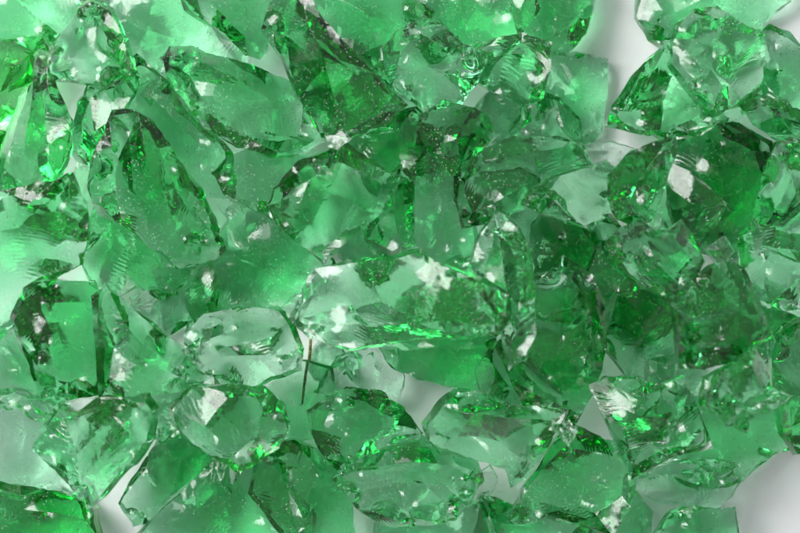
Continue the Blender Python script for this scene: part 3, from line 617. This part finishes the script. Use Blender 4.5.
C(2,'glass_chunk','m','cube-like chunk with nested shell rings on top and crinkled front','592,388 604,377 630,376 655,382 676,377 686,395 695,438 662,451 628,470 617,455 604,420','600,402,.85 622,418,.9 650,412,1 682,402,.85; 622,418,.9 625,445,.75 628,470,.4; 650,412,1 660,440,.7 662,451,.4; 600,402,.85 592,388,.5; 682,402,.85 686,395,.5; 625,445,.75 660,440,.7; 655,382,.5 650,412,1',t=48,rip=(0,1,2),rings=[(640,395,640,365,8,0.036),(612,435,560,430,7,0.03)],sp=2.0)
C(2,'glass_chunk','d','dark rough chunk with a torn lower edge hanging over pale slab','689,373 710,361 735,347 746,360 753,380 769,390 756,401 736,411 728,421 710,416 700,406 687,396','700,378,.85 732,358,1 748,388,.85 730,405,.75; 700,378,.85 702,398,.7 710,416,.4; 732,358,1 735,347,.5; 748,388,.85 769,390,.4; 700,378,.85 730,405,.75; 730,405,.75 728,421,.4',t=40)
# ---------------------------------------------------------------- small chips between the chunks
for lab, m, o in [
    ('small glinting chip at the foot of the rounded triangular chunk', 'p', '136,84 146,79 152,88 147,98 138,94'),
    ('small squarish pale chip beside the lime-tinged crumbled chunk', 'c', '38,58 52,54 56,66 50,78 40,72'),
    ('thin pale chip beside the pale gap under the greyish flat plate', 'p', '222,206 240,200 246,212 232,220'),
    ('narrow chip in the gap between oval chunk and seven-sided crystal', 'c', '328,140 342,134 350,142 340,152 330,150'),
    ('small green chip below the rhombus chunk beside pale gap', 'm', '138,296 154,290 164,298 156,310 142,308'),
    ('bright little chip wedged between disc chunk and saddle-shaped chunk', 'm', '470,470 486,462 494,474 486,488 474,486'),
    ('triangular chip beside the small dark almond-shaped chip', 'm', '694,250 712,238 718,252 706,264'),
    ('slender chip at the tail of the saddle-shaped chunk', 'm', '556,428 566,418 574,428 566,442')]:
    C(2, 'glass_chip', m, lab, o, cat='glass chip')
# ---------------------------------------------------------------- the great chunk lying over its neighbours
C(3,'glass_chunk','p','largest flat-topped chunk with fanned ripples and a long straight front edge','296,319 305,295 317,270 350,260 384,256 415,250 428,258 455,268 481,278 506,293 508,318 492,332 455,337 415,337 380,344 350,350 313,336','302,317,.90 335,324,.93 372,325,.94 425,321,.96 470,322,.96 498,316,.92; 322,276,.93 342,290,.90 356,310,.86 372,325,.94; 415,250,.9 432,266,1 478,292,1 498,316,.92; 322,276,.93 302,317,.90; 322,276,.93 317,270,.8; 302,317,.90 296,319,.4; 498,316,.92 508,318,.4',t=52,curv=.5,edge=(.72,.9),rings=[(325,305,350,225,7.5,.03),(365,300,330,350,9,.02)],sp=2.3)
C(3,'glass_chip','d','narrow grey splinter standing against the grey-clear domed chunk','201,354 200,346 206,326 212,322 214,329 207,350','205,348,.9 210,328,1',t=9,cat='glass chip')
C(3,'glass_chip','d','dark rounded chip tucked against the corner of largest flat-topped chunk','286,306 292,296 304,293 306,301 301,313 296,321 289,314','293,306,1 302,299,.9',t=12,cat='glass chip')

# ---------------------------------------------------------------- brown stalk stuck between the chunks
def stalk():
    pts = [(313, 330, 62), (311.5, 350, 52), (309.2, 370, 44), (307, 388, 37), (305.5, 402, 31)]
    V, F = [], []; R = 8
    for i, (x, y, z) in enumerate(pts):
        r = (1.4, 1.5, 1.4, 1.2, 0.9)[i]
        for k in range(R):
            a = k * 6.2832 / R
            V.append(((x - 308 + r * math.cos(a)) * PX, -(y - 370) * PX, (z - 28 + r * math.sin(a)) * PX))
    for i in range(len(pts) - 1):
        for k in range(R): F.append((i * R + k, i * R + (k + 1) % R, (i + 1) * R + (k + 1) % R, (i + 1) * R + k))
    F.append(tuple(range(R))[::-1]); F.append(tuple((len(pts) - 1) * R + k for k in range(R)))
    me = bpy.data.meshes.new('dry_stalk'); me.from_pydata(V, [], F); me.update()
    for p in me.polygons: p.use_smooth = True
    me.materials.append(brown_mat())
    o = bpy.data.objects.new('dry_stalk', me); col.objects.link(o)
    o.location = ((308 - 400) * PX, -(370 - 266.5) * PX, 28 * PX)
    o['label'] = 'thin straight brown stalk poking out from under the largest glass chunk'; o['category'] = 'stalk'
stalk()
